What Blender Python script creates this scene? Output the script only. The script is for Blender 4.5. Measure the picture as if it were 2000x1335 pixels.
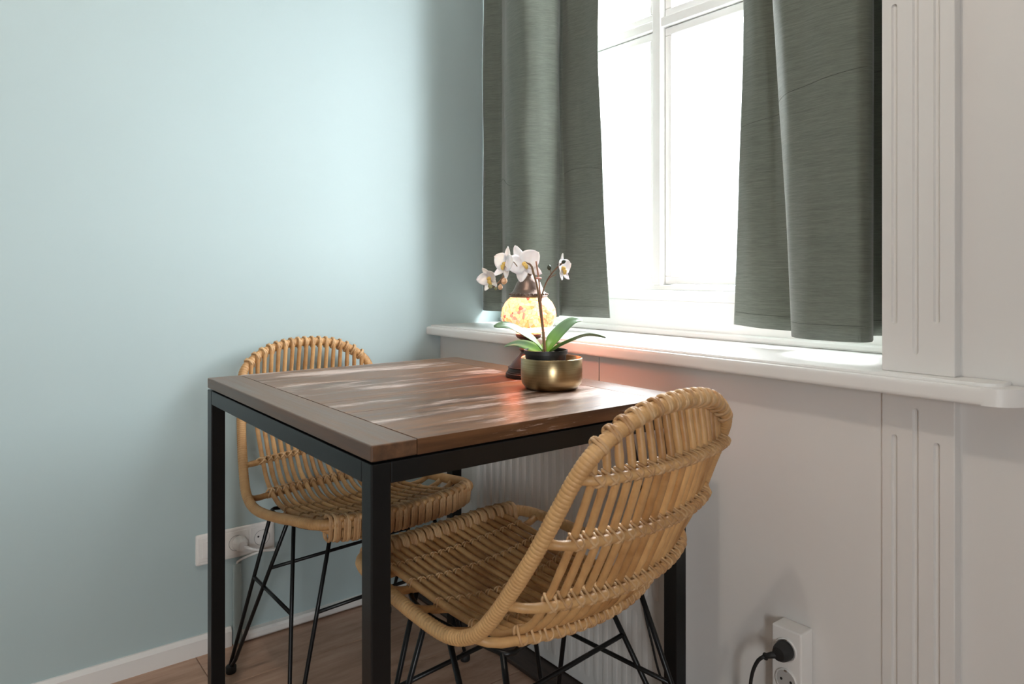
import bpy, bmesh, math, random
from mathutils import Vector, Matrix
random.seed(7)
for o in list(bpy.data.objects): bpy.data.objects.remove(o, do_unlink=True)
SC = bpy.context.scene
COL = SC.collection
PI = math.pi

# ------------------------------------------------------------------ camera
CAM = Vector((1.97, -1.233, 0.99)); YAW = math.radians(52.2)
FWD = Vector((-math.sin(YAW), math.cos(YAW), 0)); RGT = Vector((math.cos(YAW), math.sin(YAW), 0))
cd = bpy.data.cameras.new('camera'); cam = bpy.data.objects.new('camera', cd); COL.objects.link(cam)
cam.location = CAM; cam.rotation_euler = (PI/2, 0, YAW)
cd.sensor_width = 36; cd.lens = 1390/2000*36; cd.shift_y = -(667.5-536)/2000
cd.clip_start = 0.02; cd.clip_end = 100
cd.dof.use_dof = True; cd.dof.focus_distance = 1.7; cd.dof.aperture_fstop = 9
SC.camera = cam
# ------------------------------------------------------------------ world, lights, exposure
wd = bpy.data.worlds.new('overcast_sky'); SC.world = wd; wd.use_nodes = True
wd.node_tree.nodes['Background'].inputs[0].default_value = (0.92, 0.97, 1.0, 1)
wd.node_tree.nodes['Background'].inputs[1].default_value = 33.0
SC.view_settings.view_transform = 'Standard'; SC.view_settings.look = 'None'
SC.view_settings.gamma = 1; SC.view_settings.use_curve_mapping = False
SC.view_settings.exposure = 0.0
def portal(loc, rot, sx, sy):
    l = bpy.data.lights.new('window_portal', 'AREA'); l.shape = 'RECTANGLE'; l.size = sx; l.size_y = sy
    l.cycles.is_portal = True
    o = bpy.data.objects.new('window_portal', l); COL.objects.link(o); o.location = loc; o.rotation_euler = rot
portal((0.72, 0.33, 1.56), (-PI/2, 0, 0), 1.30, 1.26)        # window in view
portal((3.62, -2.35, 1.05), (0, PI/2, 0), .9, .60)          # added fill-light window behind the camera
LAMP_POWER = 23

# ------------------------------------------------------------------ helpers
def mat(name, color=(.8,.8,.8), rough=.5, metal=0., spec=.5, build=None):
    m = bpy.data.materials.new(name); m.use_nodes = True
    nt = m.node_tree; b = nt.nodes['Principled BSDF']
    b.inputs['Base Color'].default_value = (*color, 1); b.inputs['Roughness'].default_value = rough
    b.inputs['Metallic'].default_value = metal; b.inputs['Specular IOR Level'].default_value = spec
    if build: build(nt, b)
    return m
def node(nt, typ, **kw):
    n = nt.nodes.new(typ)
    for k, v in kw.items():
        if k.startswith('i_'): n.inputs[int(k[2:]) if k[2:].isdigit() else k[2:].replace('_', ' ')].default_value = v
        else: setattr(n, k, v)
    return n
def coords(nt, scale=(1,1,1), kind='Object', rot=(0,0,0)):
    tc = node(nt, 'ShaderNodeTexCoord'); mp = node(nt, 'ShaderNodeMapping')
    mp.inputs['Scale'].default_value = scale; mp.inputs['Rotation'].default_value = rot
    nt.links.new(tc.outputs[kind], mp.inputs[0]); return mp.outputs[0]
def noise(nt, vec, scale, detail=3, rough=.5):
    n = node(nt, 'ShaderNodeTexNoise'); n.inputs['Scale'].default_value = scale
    n.inputs['Detail'].default_value = detail; n.inputs['Roughness'].default_value = rough
    nt.links.new(vec, n.inputs['Vector']); return n.outputs['Fac']
def ramp(nt, fac, stops):
    r = node(nt, 'ShaderNodeValToRGB'); e = r.color_ramp.elements
    while len(e) < len(stops): e.new(.5)
    for k, (p, c) in zip(e, stops): k.position = p; k.color = (*c, 1)
    nt.links.new(fac, r.inputs[0]); return r.outputs[0]
def mixc(nt, fac, a, b, mode='MIX'):
    m = node(nt, 'ShaderNodeMix', data_type='RGBA', blend_type=mode)
    for s, v in ((m.inputs[0], fac), (m.inputs[6], a), (m.inputs[7], b)):
        if hasattr(v, 'links'): nt.links.new(v, s)
        elif isinstance(v, (int, float)): s.default_value = v
        else: s.default_value = (*v, 1)
    return m.outputs[2]
def bump(nt, b, h, strength=.3, dist=.002):
    n = node(nt, 'ShaderNodeBump'); n.inputs['Strength'].default_value = strength; n.inputs['Distance'].default_value = dist
    nt.links.new(h, n.inputs['Height']); nt.links.new(n.outputs[0], b.inputs['Normal'])
def setc(nt, b, out, sock='Base Color'): nt.links.new(out, b.inputs[sock])

def link(name, me, m=None, parent=None, smooth=False):
    o = bpy.data.objects.new(name, me); COL.objects.link(o)
    if m and not me.materials: me.materials.append(m)
    if parent: o.parent = parent
    return o
def tomesh(name, bm, smooth=False):
    me = bpy.data.meshes.new(name); bmesh.ops.recalc_face_normals(bm, faces=bm.faces); bm.to_mesh(me); bm.free()
    if smooth:
        for p in me.polygons: p.use_smooth = True
    return me
def obj(name, bm, m, parent=None, smooth=False): return link(name, tomesh(name, bm, smooth), m, parent)
def tag(o, label=None, cat=None, group=None, kind=None):
    if label: o['label'] = label
    if cat: o['category'] = cat
    if group: o['group'] = group
    if kind: o['kind'] = kind
    return o
def empty(name, loc=(0,0,0), rz=0, **kw):
    o = bpy.data.objects.new(name, None); COL.objects.link(o); o.location = loc; o.rotation_euler = (0,0,rz)
    o.empty_display_size = .05
    return tag(o, **kw)
def box(x0, x1, y0, y1, z0, z1, bev=0., seg=2, bm=None):
    own = bm is None
    b2 = bmesh.new()
    bmesh.ops.create_cube(b2, size=1)
    for v in b2.verts: v.co = Vector(((x0+x1)/2+v.co.x*(x1-x0), (y0+y1)/2+v.co.y*(y1-y0), (z0+z1)/2+v.co.z*(z1-z0)))
    if bev: bmesh.ops.bevel(b2, geom=list(b2.edges), offset=bev, segments=seg, affect='EDGES', profile=.5)
    if own: return b2
    me = bpy.data.meshes.new('tmp'); b2.to_mesh(me); b2.free(); bm.from_mesh(me); bpy.data.meshes.remove(me); return bm
def frames(pts, closed=False, up0=None):
    n = len(pts); T = []
    for i in range(n):
        a = pts[(i-1) % n] if (closed or i > 0) else pts[i]; b = pts[(i+1) % n] if (closed or i < n-1) else pts[i]
        T.append((b-a).normalized())
    up = up0 or (Vector((0,0,1)) if abs(T[0].z) < .9 else Vector((1,0,0)))
    N = []
    u = (up-T[0]*up.dot(T[0])).normalized()
    for i in range(n):
        u = (u-T[i]*u.dot(T[i]))
        u = u.normalized() if u.length > 1e-6 else T[i].orthogonal().normalized()
        N.append(u.copy())
    return T, N
def tube(pts, r, seg=8, closed=False, cap=True, bm=None, flat=1.0):
    pts = [Vector(p) for p in pts]; bm = bm or bmesh.new()
    T, N = frames(pts, closed); n = len(pts); rings = []
    for i in range(n):
        ri = r(i/(n-1 if not closed else n)) if callable(r) else (r[i] if isinstance(r, (list, tuple)) else r)
        B = T[i].cross(N[i])
        rings.append([bm.verts.new(pts[i]+(N[i]*math.cos(a)*flat+B*math.sin(a))*ri) for a in [2*PI*k/seg for k in range(seg)]])
    for i in range(n if closed else n-1):
        a, b = rings[i], rings[(i+1) % n]
        for k in range(seg): bm.faces.new((a[k], a[(k+1) % seg], b[(k+1) % seg], b[k]))
    if cap and not closed:
        bm.faces.new(rings[0][::-1]); bm.faces.new(rings[-1])
    return bm
def spline(pts, n, closed=False):
    P = [Vector(p) for p in pts]; m = len(P); out = []
    segs = m if closed else m-1
    def g(i): return P[i % m] if closed else P[max(0, min(m-1, i))]
    # dense then resample by arclength
    D = []
    for s in range(segs):
        p0, p1, p2, p3 = g(s-1), g(s), g(s+1), g(s+2)
        for k in range(23):
            t = k/24
            D.append(.5*((2*p1)+(p2-p0)*t+(2*p0-5*p1+4*p2-p3)*t*t+(3*p1-p0-3*p2+p3)*t**3))
    D.append(P[0].copy() if closed else P[-1].copy())
    L = [0]
    for a, b in zip(D, D[1:]): L.append(L[-1]+(b-a).length)
    j = 0
    cnt = n if closed else n-1
    for i in range(n):
        d = L[-1]*i/cnt
        while j < len(L)-2 and L[j+1] < d: j += 1
        f = (d-L[j])/max(1e-9, L[j+1]-L[j]); out.append(D[j].lerp(D[j+1], min(1, f)))
    return out
def lathe(prof, seg=40, bm=None, center=(0,0,0)):
    bm = bm or bmesh.new(); c = Vector(center); rings = []
    for r, z in prof:
        if r < 1e-6: rings.append([bm.verts.new(c+Vector((0,0,z)))])
        else: rings.append([bm.verts.new(c+Vector((r*math.cos(2*PI*k/seg), r*math.sin(2*PI*k/seg), z))) for k in range(seg)])
    for a, b in zip(rings, rings[1:]):
        for k in range(seg):
            k2 = (k+1) % seg
            if len(a) == 1 and len(b) == 1: continue
            if len(a) == 1: bm.faces.new((a[0], b[k2], b[k]))
            elif len(b) == 1: bm.faces.new((a[k], a[k2], b[0]))
            else: bm.faces.new((a[k], a[k2], b[k2], b[k]))
    return bm
def auto_smooth(o, deg=35):
    for p in o.data.polygons: p.use_smooth = True
    o.data.set_sharp_from_angle(angle=math.radians(deg)); return o

# ------------------------------------------------------------------ materials
def m_wall(nt, b):
    v = coords(nt); n = noise(nt, v, 90, 4); bump(nt, b, n, .12, .001)
    big = noise(nt, v, 1.6, 2)
    setc(nt, b, ramp(nt, big, [(.3, (.405,.500,.506)), (.7, (.420,.517,.523))]))
M_GREEN = mat('pale_green_wall_paint', (.36,.53,.515), .55, spec=.35, build=m_wall)
def m_white(c, sc=60, st=.08):
    def f(nt, b):
        v = coords(nt); bump(nt, b, noise(nt, v, sc, 3), st, .001)
        setc(nt, b, ramp(nt, noise(nt, v, 2.2, 3), [(.3, tuple(k*.97 for k in c)), (.7, c)]))
    return f
M_WHITE = mat('white_gloss_paint', (.78,.765,.74), .32, build=m_white((.78,.765,.74)))
M_FRAME = mat('glare_lightened_window_paint', (.92,.915,.90), .3)  # lighter copy of the white paint, overexposure put into its colour
M_PANEL = mat('white_panel_paint', (.70,.68,.655), .5, build=m_white((.70,.68,.655)))
M_PLASTIC = mat('white_plastic', (.80,.78,.75), .35)
M_ROOM = mat('taupe_room_paint', (.24,.225,.21), .8)
M_CEIL = mat('ceiling_paint', (.66,.65,.63), .8, build=m_white((.66,.65,.63)))
M_BLACK = mat('black_steel', (.004,.0045,.005), .36, .0, spec=.32, build=lambda nt, b: bump(nt, b, noise(nt, coords(nt), 180, 3), .12, .0008))
M_RUBBER = mat('black_rubber', (.012,.012,.012), .6)
def m_floor(nt, b):
    v = coords(nt, (1,1,1)); oi = node(nt, 'ShaderNodeObjectInfo')
    sv = coords(nt, (14, 1.4, 1)); va = node(nt, 'ShaderNodeVectorMath', operation='ADD')
    nt.links.new(sv, va.inputs[0]); cmb = node(nt, 'ShaderNodeCombineXYZ')
    mul = node(nt, 'ShaderNodeMath', operation='MULTIPLY'); mul.inputs[1].default_value = 31.; nt.links.new(oi.outputs['Random'], mul.inputs[0])
    nt.links.new(mul.outputs[0], cmb.inputs[2]); nt.links.new(cmb.outputs[0], va.inputs[1])
    g = noise(nt, va.outputs[0], 3.2, 6, .6)
    c = ramp(nt, g, [(.28, (.25,.140,.092)), (.5, (.42,.262,.180)), (.75, (.56,.385,.285))])
    big = noise(nt, va.outputs[0], .9, 3)
    c = mixc(nt, .35, c, ramp(nt, big, [(.35, (.30,.175,.115)), (.65, (.54,.36,.26))]))
    setc(nt, b, c); bump(nt, b, g, .15, .001)
M_FLOOR = mat('oak_laminate', (.3,.2,.14), .42, build=m_floor)
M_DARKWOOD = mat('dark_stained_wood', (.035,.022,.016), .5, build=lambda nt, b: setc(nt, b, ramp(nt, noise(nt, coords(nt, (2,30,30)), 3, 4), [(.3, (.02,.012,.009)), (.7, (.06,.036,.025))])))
def m_top(ax):
    def f(nt, b):
        s = (26, 1.6, 26) if ax == 'y' else (1.6, 26, 26)
        oi = node(nt, 'ShaderNodeObjectInfo'); mul = node(nt, 'ShaderNodeMath', operation='MULTIPLY'); mul.inputs[1].default_value = 17.
        nt.links.new(oi.outputs['Random'], mul.inputs[0])
        sv = coords(nt, s); va = node(nt, 'ShaderNodeVectorMath', operation='ADD'); cmb = node(nt, 'ShaderNodeCombineXYZ')
        nt.links.new(mul.outputs[0], cmb.inputs[2]); nt.links.new(sv, va.inputs[0]); nt.links.new(cmb.outputs[0], va.inputs[1]); sv = va.outputs[0]
        g = noise(nt, sv, 2.0, 7, .62)
        c = ramp(nt, g, [(.25, (.040,.016,.007)), (.5, (.115,.050,.020)), (.75, (.21,.098,.042))])
        if ax == 'y':
            # worn pale scratches along the grain, their glints painted into the colour
            st = noise(nt, coords(nt, (220, 13, 220)), 1.3, 9, .8); pat = noise(nt, coords(nt, (9, 1.8, 1)), 2.0, 4)
            ms = node(nt, 'ShaderNodeMath', operation='MULTIPLY'); nt.links.new(st, ms.inputs[0]); nt.links.new(pat, ms.inputs[1])
            k = ramp(nt, ms.outputs[0], [(.272, (0,0,0)), (.315, (1,1,1))])
            c = mixc(nt, k, c, (.47,.36,.31))
        else:
            c = mixc(nt, .35, c, (.10,.066,.045))
        setc(nt, b, c)
        r = node(nt, 'ShaderNodeMapRange'); r.inputs[3].default_value = .22; r.inputs[4].default_value = .48
        nt.links.new(g, r.inputs[0]); nt.links.new(r.outputs[0], b.inputs['Roughness'])
        bump(nt, b, noise(nt, sv, 5.0, 8, .7), .35, .0012)
    return f
M_PLANK = mat('worn_brown_wood_with_glints', rough=.3, spec=.5, build=m_top('y'))
M_ENDB = mat('brown_wood_end_board', rough=.36, spec=.45, build=m_top('x'))
def m_rattan(dark, light, ring=0):
    def f(nt, b):
        oi = node(nt, 'ShaderNodeObjectInfo')
        v = coords(nt); n = noise(nt, v, 34, 4, .6)
        add = node(nt, 'ShaderNodeMath', operation='MULTIPLY_ADD'); add.inputs[1].default_value = .45; nt.links.new(oi.outputs['Random'], add.inputs[0])
        sub = node(nt, 'ShaderNodeMath', operation='MULTIPLY_ADD'); sub.inputs[1].default_value = .9; sub.inputs[2].default_value = -.2
        nt.links.new(n, sub.inputs[0]); nt.links.new(sub.outputs[0], add.inputs[2])
        mid = tuple((a+c)/2 for a, c in zip(dark, light))
        c = ramp(nt, add.outputs[0], [(.1, dark), (.45, mid), (.85, light)])
        setc(nt, b, c); bump(nt, b, noise(nt, v, 260, 3), .25, .0008)
    return f
M_ROD = mat('rattan_cane', rough=.45, build=m_rattan((.33,.155,.050), (.64,.385,.165)))
M_RIM = mat('wrapped_rattan_rim', rough=.5, build=m_rattan((.36,.175,.060), (.60,.36,.155)))
M_BIND = mat('rattan_binding', rough=.5, build=m_rattan((.34,.165,.06), (.64,.42,.22)))
def m_fabric(nt, b):
    v = coords(nt, (40, 40, 900)); n = noise(nt, v, 1, 3, .7)
    w = noise(nt, coords(nt, (10, 10, 260)), 1, 4, .7)
    c = mixc(nt, .5, ramp(nt, n, [(.3, (.078,.091,.074)), (.7, (.185,.202,.170))]), ramp(nt, w, [(.3, (.090,.105,.086)), (.7, (.170,.186,.156))]))
    setc(nt, b, c); bump(nt, b, n, .4, .0006)
    b.inputs['Sheen Weight'].default_value = .25
M_CURTAIN = mat('grey_green_curtain_fabric', rough=.85, spec=.2, build=m_fabric)
M_STITCH = mat('dark_green_stitching', (.07,.08,.066), .9)
def m_glass():
    m = bpy.data.materials.new('window_glass'); m.use_nodes = True; nt = m.node_tree; nt.nodes.clear()
    o = node(nt, 'ShaderNodeOutputMaterial'); t = node(nt, 'ShaderNodeBsdfTransparent'); g = node(nt, 'ShaderNodeBsdfGlossy'); g.inputs['Roughness'].default_value = .02
    x = node(nt, 'ShaderNodeMixShader'); x.inputs[0].default_value = .06
    nt.links.new(t.outputs[0], x.inputs[1]); nt.links.new(g.outputs[0], x.inputs[2]); nt.links.new(x.outputs[0], o.inputs[0]); return m
M_GLASS = m_glass()
def m_brass(nt, b):
    v = coords(nt, (1,1,160)); n = noise(nt, v, 4, 4, .6); bump(nt, b, n, .12, .0004)
    setc(nt, b, ramp(nt, n, [(.3, (.30,.215,.11)), (.7, (.43,.325,.18))]))
M_BRASS = mat('brushed_brass', rough=.30, metal=1., build=m_brass)
M_BRONZE = mat('dark_bronze', (.055,.040,.034), .42, .65, build=lambda nt, b: bump(nt, b, noise(nt, coords(nt), 120, 3), .3, .0008))
M_CAPMETAL = mat('engraved_lamp_cap', (.17,.12,.10), .35, .8, build=lambda nt, b: bump(nt, b, noise(nt, coords(nt), 220, 3), .5, .001))
M_SOIL = mat('bark_potting_mix', (.035,.024,.017), .9, build=lambda nt, b: bump(nt, b, noise(nt, coords(nt), 150, 3), .8, .004))
M_POTBLACK = mat('black_plastic_pot', (.014,.014,.014), .45)
def m_leaf(nt, b):
    v = coords(nt, kind='Generated')
    sx = node(nt, 'ShaderNodeSeparateXYZ'); nt.links.new(v, sx.inputs[0])
    at = node(nt, 'ShaderNodeAttribute', attribute_name='along')
    c = ramp(nt, at.outputs['Fac'], [(0., (.24,.44,.04)), (.22, (.17,.36,.05)), (.6, (.13,.22,.11))])
    setc(nt, b, c); bump(nt, b, noise(nt, coords(nt, (200,200,200)), 1, 3), .15, .0005)
M_LEAF = mat('orchid_leaf_green', rough=.30, build=m_leaf)
M_STEM = mat('orchid_stem', (.18,.085,.05), .5, build=lambda nt, b: setc(nt, b, ramp(nt, noise(nt, coords(nt), 30, 2), [(.35, (.16,.07,.04)), (.65, (.20,.13,.06))])))
M_STAKE = mat('bamboo_stake', (.36,.16,.09), .5)
M_PETAL = mat('white_orchid_petal', (.86,.80,.80), .55, build=lambda nt, b: (setc(nt, b, ramp(nt, noise(nt, coords(nt), 60, 3), [(.3, (.86,.78,.79)), (.7, (.90,.87,.86))])), b.inputs['Subsurface Weight'].__setattr__('default_value', .15)))
M_LIP = mat('yellow_orchid_lip', (.78,.52,.13), .5)
M_BUDG = mat('green_orchid_bud', (.30,.30,.15), .5)
M_BUDD = mat('dark_orchid_bud', (.035,.045,.025), .5)
M_BUDP = mat('pink_orchid_bud', (.72,.44,.26), .5)
M_CLIP = mat('pink_stem_clip', (.72,.36,.30), .4)

# ------------------------------------------------------------------ setting
def struct(name, bm, m, label, parent=None, smooth=False):
    o = obj(name, bm, m, parent, smooth)
    if not parent: tag(o, label=label, kind='structure')
    return o
X1, Y0, H = 3.6, -3.7, 2.6
floor = struct('floor', box(-.12, X1+.12, Y0-.12, .32, -.10, -.012), M_DARKWOOD, 'brown oak laminate floor with boards running along the green wall')
pw, pl = .192, 1.30
plank_mesh = tomesh('floor_plank', box(-pw/2+.0006, pw/2-.0006, -pl/2+.0006, pl/2-.0006, -.012, 0, .0012, 1)); plank_mesh.materials.append(M_FLOOR)
ix = 0; x = pw/2
while x - pw/2 < X1:
    off = (.55, .1, .85, .35, 1.05)[ix % 5]; y = off - pl/2
    while y + pl/2 > Y0:
        if y-pl/2 < .02:
            p = link('floor_plank', plank_mesh, None, floor); y1 = min(y+pl/2, 0.); y2 = max(y-pl/2, Y0); x2 = min(x+pw/2, X1)
            p.location = ((x-pw/2+x2)/2, (y1+y2)/2, 0); p.scale = ((x2-x+pw/2)/pw, max(.02, (y1-y2)/pl), 1)
        y -= pl
    x += pw; ix += 1
struct('wall_left', box(-.12, 0, Y0-.12, .40, -.1, H), M_GREEN, 'pale sea-green painted wall behind the far chair')
# window wall: base behind panels, wall above and beside the opening
wf = struct('wall_window', box(0, 1.405, .012, .40, 0, .798), M_PANEL, 'white panelled wall below the window sill')
obj('panel', box(0, .7255, 0, .012, 0, .798, .0008, 1), M_PANEL, wf)
obj('panel', box(.7285, 1.405, 0, .012, 0, .798, .0008, 1), M_PANEL, wf)
struct('wall_right', box(1.405, X1+.12, .018, .40, 0, H), M_PANEL, 'smooth off-white wall right of the fluted pilaster')
struct('wall_top', box(0, 1.405, .012, .40, 2.22, H), M_PANEL, 'white wall above the window opening')
sd = bmesh.new()  # side wall left open for the added fill window
for a in ((Y0-.12, -2.65, 0, H), (-2.05, .018, 0, H), (-2.65, -2.05, 0, .6), (-2.65, -2.05, 1.5, H)): box(X1, X1+.12, a[0], a[1], a[2], a[3], bm=sd)
struct('wall_side', sd, M_ROOM, 'plain taupe side wall with an added fill-light window, out of view')
struct('wall_back', box(0, X1, Y0-.12, Y0, 0, H), M_ROOM, 'plain taupe back wall out of view')
struct('ceiling', box(-.12, X1+.12, Y0-.12, .40, H, H+.1), M_CEIL, 'white ceiling out of view')
# baseboard left with bevelled top edge, ending at the cable channel
bb = bmesh.new(); prof = [(0,0), (.013,0), (.013,.040), (.006,.050), (0,.050)]
vs = [[bb.verts.new((px, yy, pz)) for px, pz in prof] for yy in (Y0, -.66)]
for k in range(5): bb.faces.new((vs[0][k], vs[0][(k+1) % 5], vs[1][(k+1) % 5], vs[1][k]))
bb.faces.new(vs[0][::-1]); bb.faces.new(vs[1])
struct('baseboard_left', bb, M_WHITE, 'low white baseboard along the green wall')
# white cable duct that continues along the floor to the corner
dp = bmesh.new(); prof = [(0,.004), (.016,.004), (.020,.009), (.020,.022), (.015,.028), (0,.030)]
vs = [[dp.verts.new((px, yy, pz)) for px, pz in prof] for yy in (-.632, -.002)]
for k in range(6): dp.faces.new((vs[0][k], vs[0][(k+1) % 6], vs[1][(k+1) % 6], vs[1][k]))
dp.faces.new(vs[0][::-1]); dp.faces.new(vs[1])
struct('trim_1', dp, M_WHITE, 'narrow white cable duct lying along the foot of the green wall')
struct('trim_2', box(0, .012, -.656, -.634, .0, .215, .002, 1), M_GREEN, 'green painted vertical cable channel below the white wall socket')
# dark strip on the floor in front of the radiator
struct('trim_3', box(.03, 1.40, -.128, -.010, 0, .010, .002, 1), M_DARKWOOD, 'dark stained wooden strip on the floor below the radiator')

# window sill: rounded nosing and rounded right end, thin upper board
def sill_outline(f, xr, rad, xl=0.0, yb=.262):
    pts = [(xl, yb), (xl, f)]
    n = 10
    for k in range(n+1):
        a = -PI/2 + (PI/2)*k/n; pts.append((xr-rad+rad*math.cos(a), f+rad+rad*math.sin(a)))
    return pts
def slab(outline, z0, z1, bev, seg=3):
    bm = bmesh.new(); vb = [bm.verts.new((x, y, z0)) for x, y in outline]; vt = [bm.verts.new((x, y, z1)) for x, y in outline]
    n = len(outline); fb = bm.faces.new(vb[::-1]); ft = bm.faces.new(vt)
    for k in range(n): bm.faces.new((vb[k], vb[(k+1) % n], vt[(k+1) % n], vt[k]))
    ed = [e for e in bm.edges if abs(e.verts[0].co.z-e.verts[1].co.z) < 1e-6 and not (e.verts[0].co.y > .2 or e.verts[1].co.y > .2)]
    if bev: bmesh.ops.bevel(bm, geom=ed, offset=bev, segments=seg, affect='EDGES', profile=.5)
    return bm
ol = sill_outline(-.052, 1.612, .035)
ol = [(0,.262), (0,-.052)] + sill_outline(-.052, 1.612, .045, yb=.0)[2:] + [(1.612, .017), (1.402, .017), (1.402, .262)]
sill = struct('trim_4', slab(ol, .798, .824, .007), M_WHITE, 'long white painted window sill with a rounded nose and rounded right end')
ol2 = [(0,.262), (0,-.036)] + sill_outline(-.036, 1.585, .03, yb=.0)[2:] + [(1.585, .017), (1.402, .017), (1.402, .262)]
auto_smooth(sill, 40)
o = obj('upper_board', slab(ol2, .8235, .829, .002, 2), M_WHITE, sill); auto_smooth(o, 40)
# fluted pilaster in two lengths, above and below the sill
def capsule(xc, z0, z1, r, y, dep):
    bm = bmesh.new(); pts = []
    for k in range(13): a = PI*k/12; pts.append((xc+r*math.cos(a), z1-r+r*math.sin(a)))
    for k in range(13): a = PI+PI*k/12; pts.append((xc+r*math.cos(a), z0+r+r*math.sin(a)))
    f = [bm.verts.new((px, y-.01, pz)) for px, pz in pts]; m_ = [bm.verts.new((px, y, pz)) for px, pz in pts]
    b = [bm.verts.new((xc+(px-xc)*.55, y+dep, pz if z0+r < pz < z1-r else pz)) for px, pz in pts]; n = len(pts)
    bm.faces.new(f); bm.faces.new(b[::-1])
    for k in range(n):
        bm.faces.new((f[k], f[(k+1) % n], m_[(k+1) % n], m_[k])); bm.faces.new((m_[k], m_[(k+1) % n], b[(k+1) % n], b[k]))
    return bm
def pilaster(name, z0, z1, grooves, label):
    o = obj(name, box(1.4035, 1.515, -.004, .020, z0, z1, .0015, 2), M_PANEL)
    cut = bmesh.new()
    for g in grooves:
        b = capsule(*g, .0048, -.004, .004); me = tomesh('t', b); cut.from_mesh(me); bpy.data.meshes.remove(me)
    c = obj('cutter', cut, M_PANEL)
    md = o.modifiers.new('b', 'BOOLEAN'); md.operation = 'DIFFERENCE'; md.solver = 'EXACT'; md.object = c
    dg = bpy.context.evaluated_depsgraph_get(); dg.update()
    me = bpy.data.meshes.new_from_object(o.evaluated_get(dg)); o.modifiers.clear(); o.data = me
    bpy.data.objects.remove(c, do_unlink=True)
    for m in (0,):
        if not me.materials: me.materials.append(M_PANEL)
    tag(o, label=label, kind='structure'); return o
GX = (1.424, 1.457, 1.489)
pilaster('trim_5', .829, H-.02, [(GX[0], .908, 1.44), (GX[1], .860, 1.52), (GX[2], .912, 1.60)], 'white fluted pilaster with three grooves above the window sill')
pilaster('trim_6', .0, .7975, [(GX[0], .06, .724), (GX[1], .04, .772), (GX[2], .06, .722)], 'white fluted pilaster with three grooves below the window sill')

# window in the recess
win = empty('window_1', (0, 0, 0), label='white framed two-part window flooded with daylight between the curtains', kind='structure')
WY = .262
def wbox(n, *a, bev=.002, m=M_FRAME): return obj(n, box(*a, bev, 2), m, win)
wbox('back_board', 0, 1.402, WY-.010, WY+.02, .829, .921)
wbox('fillet', 0, 1.402, WY-.022, WY-.010, .829, .846, bev=.005)
wbox('ledge', 0, 1.402, WY-.014, WY+.07, .921, .948, bev=.004)
wbox('frame', 0, 1.402, WY+.004, WY+.075, .948, .962)
wbox('frame', 0, 1.402, WY+.0, WY+.075, 2.16, 2.22)
wbox('frame', 0, .055, WY+.0, WY+.075, .962, 2.16)
wbox('frame', 1.345, 1.402, WY+.0, WY+.075, .962, 2.16)
wbox('mullion', .668, .696, WY+.0, WY+.075, .962, 2.16)
wbox('transom', .055, 1.345, WY+.004, WY+.07, 1.660, 1.685)
for x0, x1 in ((.055, .668), (.696, 1.345)):
    for z0, z1 in ((.962, 1.660), (1.685, 2.16)):
        s = obj('sash', (lambda b: (box(x0+.002, x1-.002, WY+.018, WY+.06, z0+.002, z0+.024, .003, 2, b), box(x0+.002, x1-.002, WY+.018, WY+.06, z1-.024, z1-.002, .003, 2, b),
                box(x0+.002, x0+.024, WY+.018, WY+.06, z0+.024, z1-.024, .003, 2, b), box(x1-.024, x1-.002, WY+.018, WY+.06, z0+.024, z1-.024, .003, 2, b), b)[-1])(bmesh.new()), M_FRAME, win)
        obj('pane', box(x0+.02, x1-.02, WY+.036, WY+.041, z0+.02, z1-.02), M_GLASS, s)
# unseen window added behind the viewer, only to let in fill light
fill_win = empty('added_fill_window', (0,0,0), label='added white framed window in the unseen side wall, for fill light', kind='structure')
fb = bmesh.new()
for a in ((-2.65, -2.62, .6, 1.5), (-2.08, -2.05, .6, 1.5), (-2.62, -2.08, .6, .63), (-2.62, -2.08, 1.47, 1.5)): box(X1+.03, X1+.09, a[0], a[1], a[2], a[3], .003, 1, fb)
obj('frame', fb, M_WHITE, fill_win)
# street outside, pale and overexposed
M_FACADE = mat('pale_render_facade', (.62,.63,.64), .8, build=m_white((.62,.63,.64), 8, .1))
M_FWIN = mat('facade_window_glass', (.20,.23,.26), .2)
M_GREYW = mat('grey_garden_wall_render', (.36,.38,.40), .8, build=m_white((.36,.38,.40), 8, .1))
gr = obj('ground_outside', box(-14, 14, .6, 16, -.6, -.5), M_GREYW); tag(gr, label='pale street ground outside the window', kind='structure')
bld = empty('building', (-4.2, 8.0, -.5), 0, label='pale rendered building seen faintly through the overexposed window', cat='building')
obj('wall', box(-7, 7, 0, .4, 0, 5.2), M_FACADE, bld)
obj('cornice', box(-7.1, 7.1, -.15, .05, 5.0, 5.2, .02, 1), M_FACADE, bld)
for k in range(6):
    w = obj('window', box(-6+k*2.1, -5+k*2.1, -.03, .02, 2.9, 4.3, .02, 1), M_FACADE, bld)
    obj('pane', box(-5.92+k*2.1, -5.08+k*2.1, -.035, -.028, 2.98, 4.22), M_FWIN, w)
gw = obj('garden_wall', box(-5.2, -.62, 3.6, 3.8, -.5, 1.18, .02, 1), M_GREYW); tag(gw, label='low grey garden wall outside the window', cat='wall')
obj('coping', box(-5.25, -.58, 3.55, 3.85, 1.18, 1.24, .01, 1), M_FACADE, gw)

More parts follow.
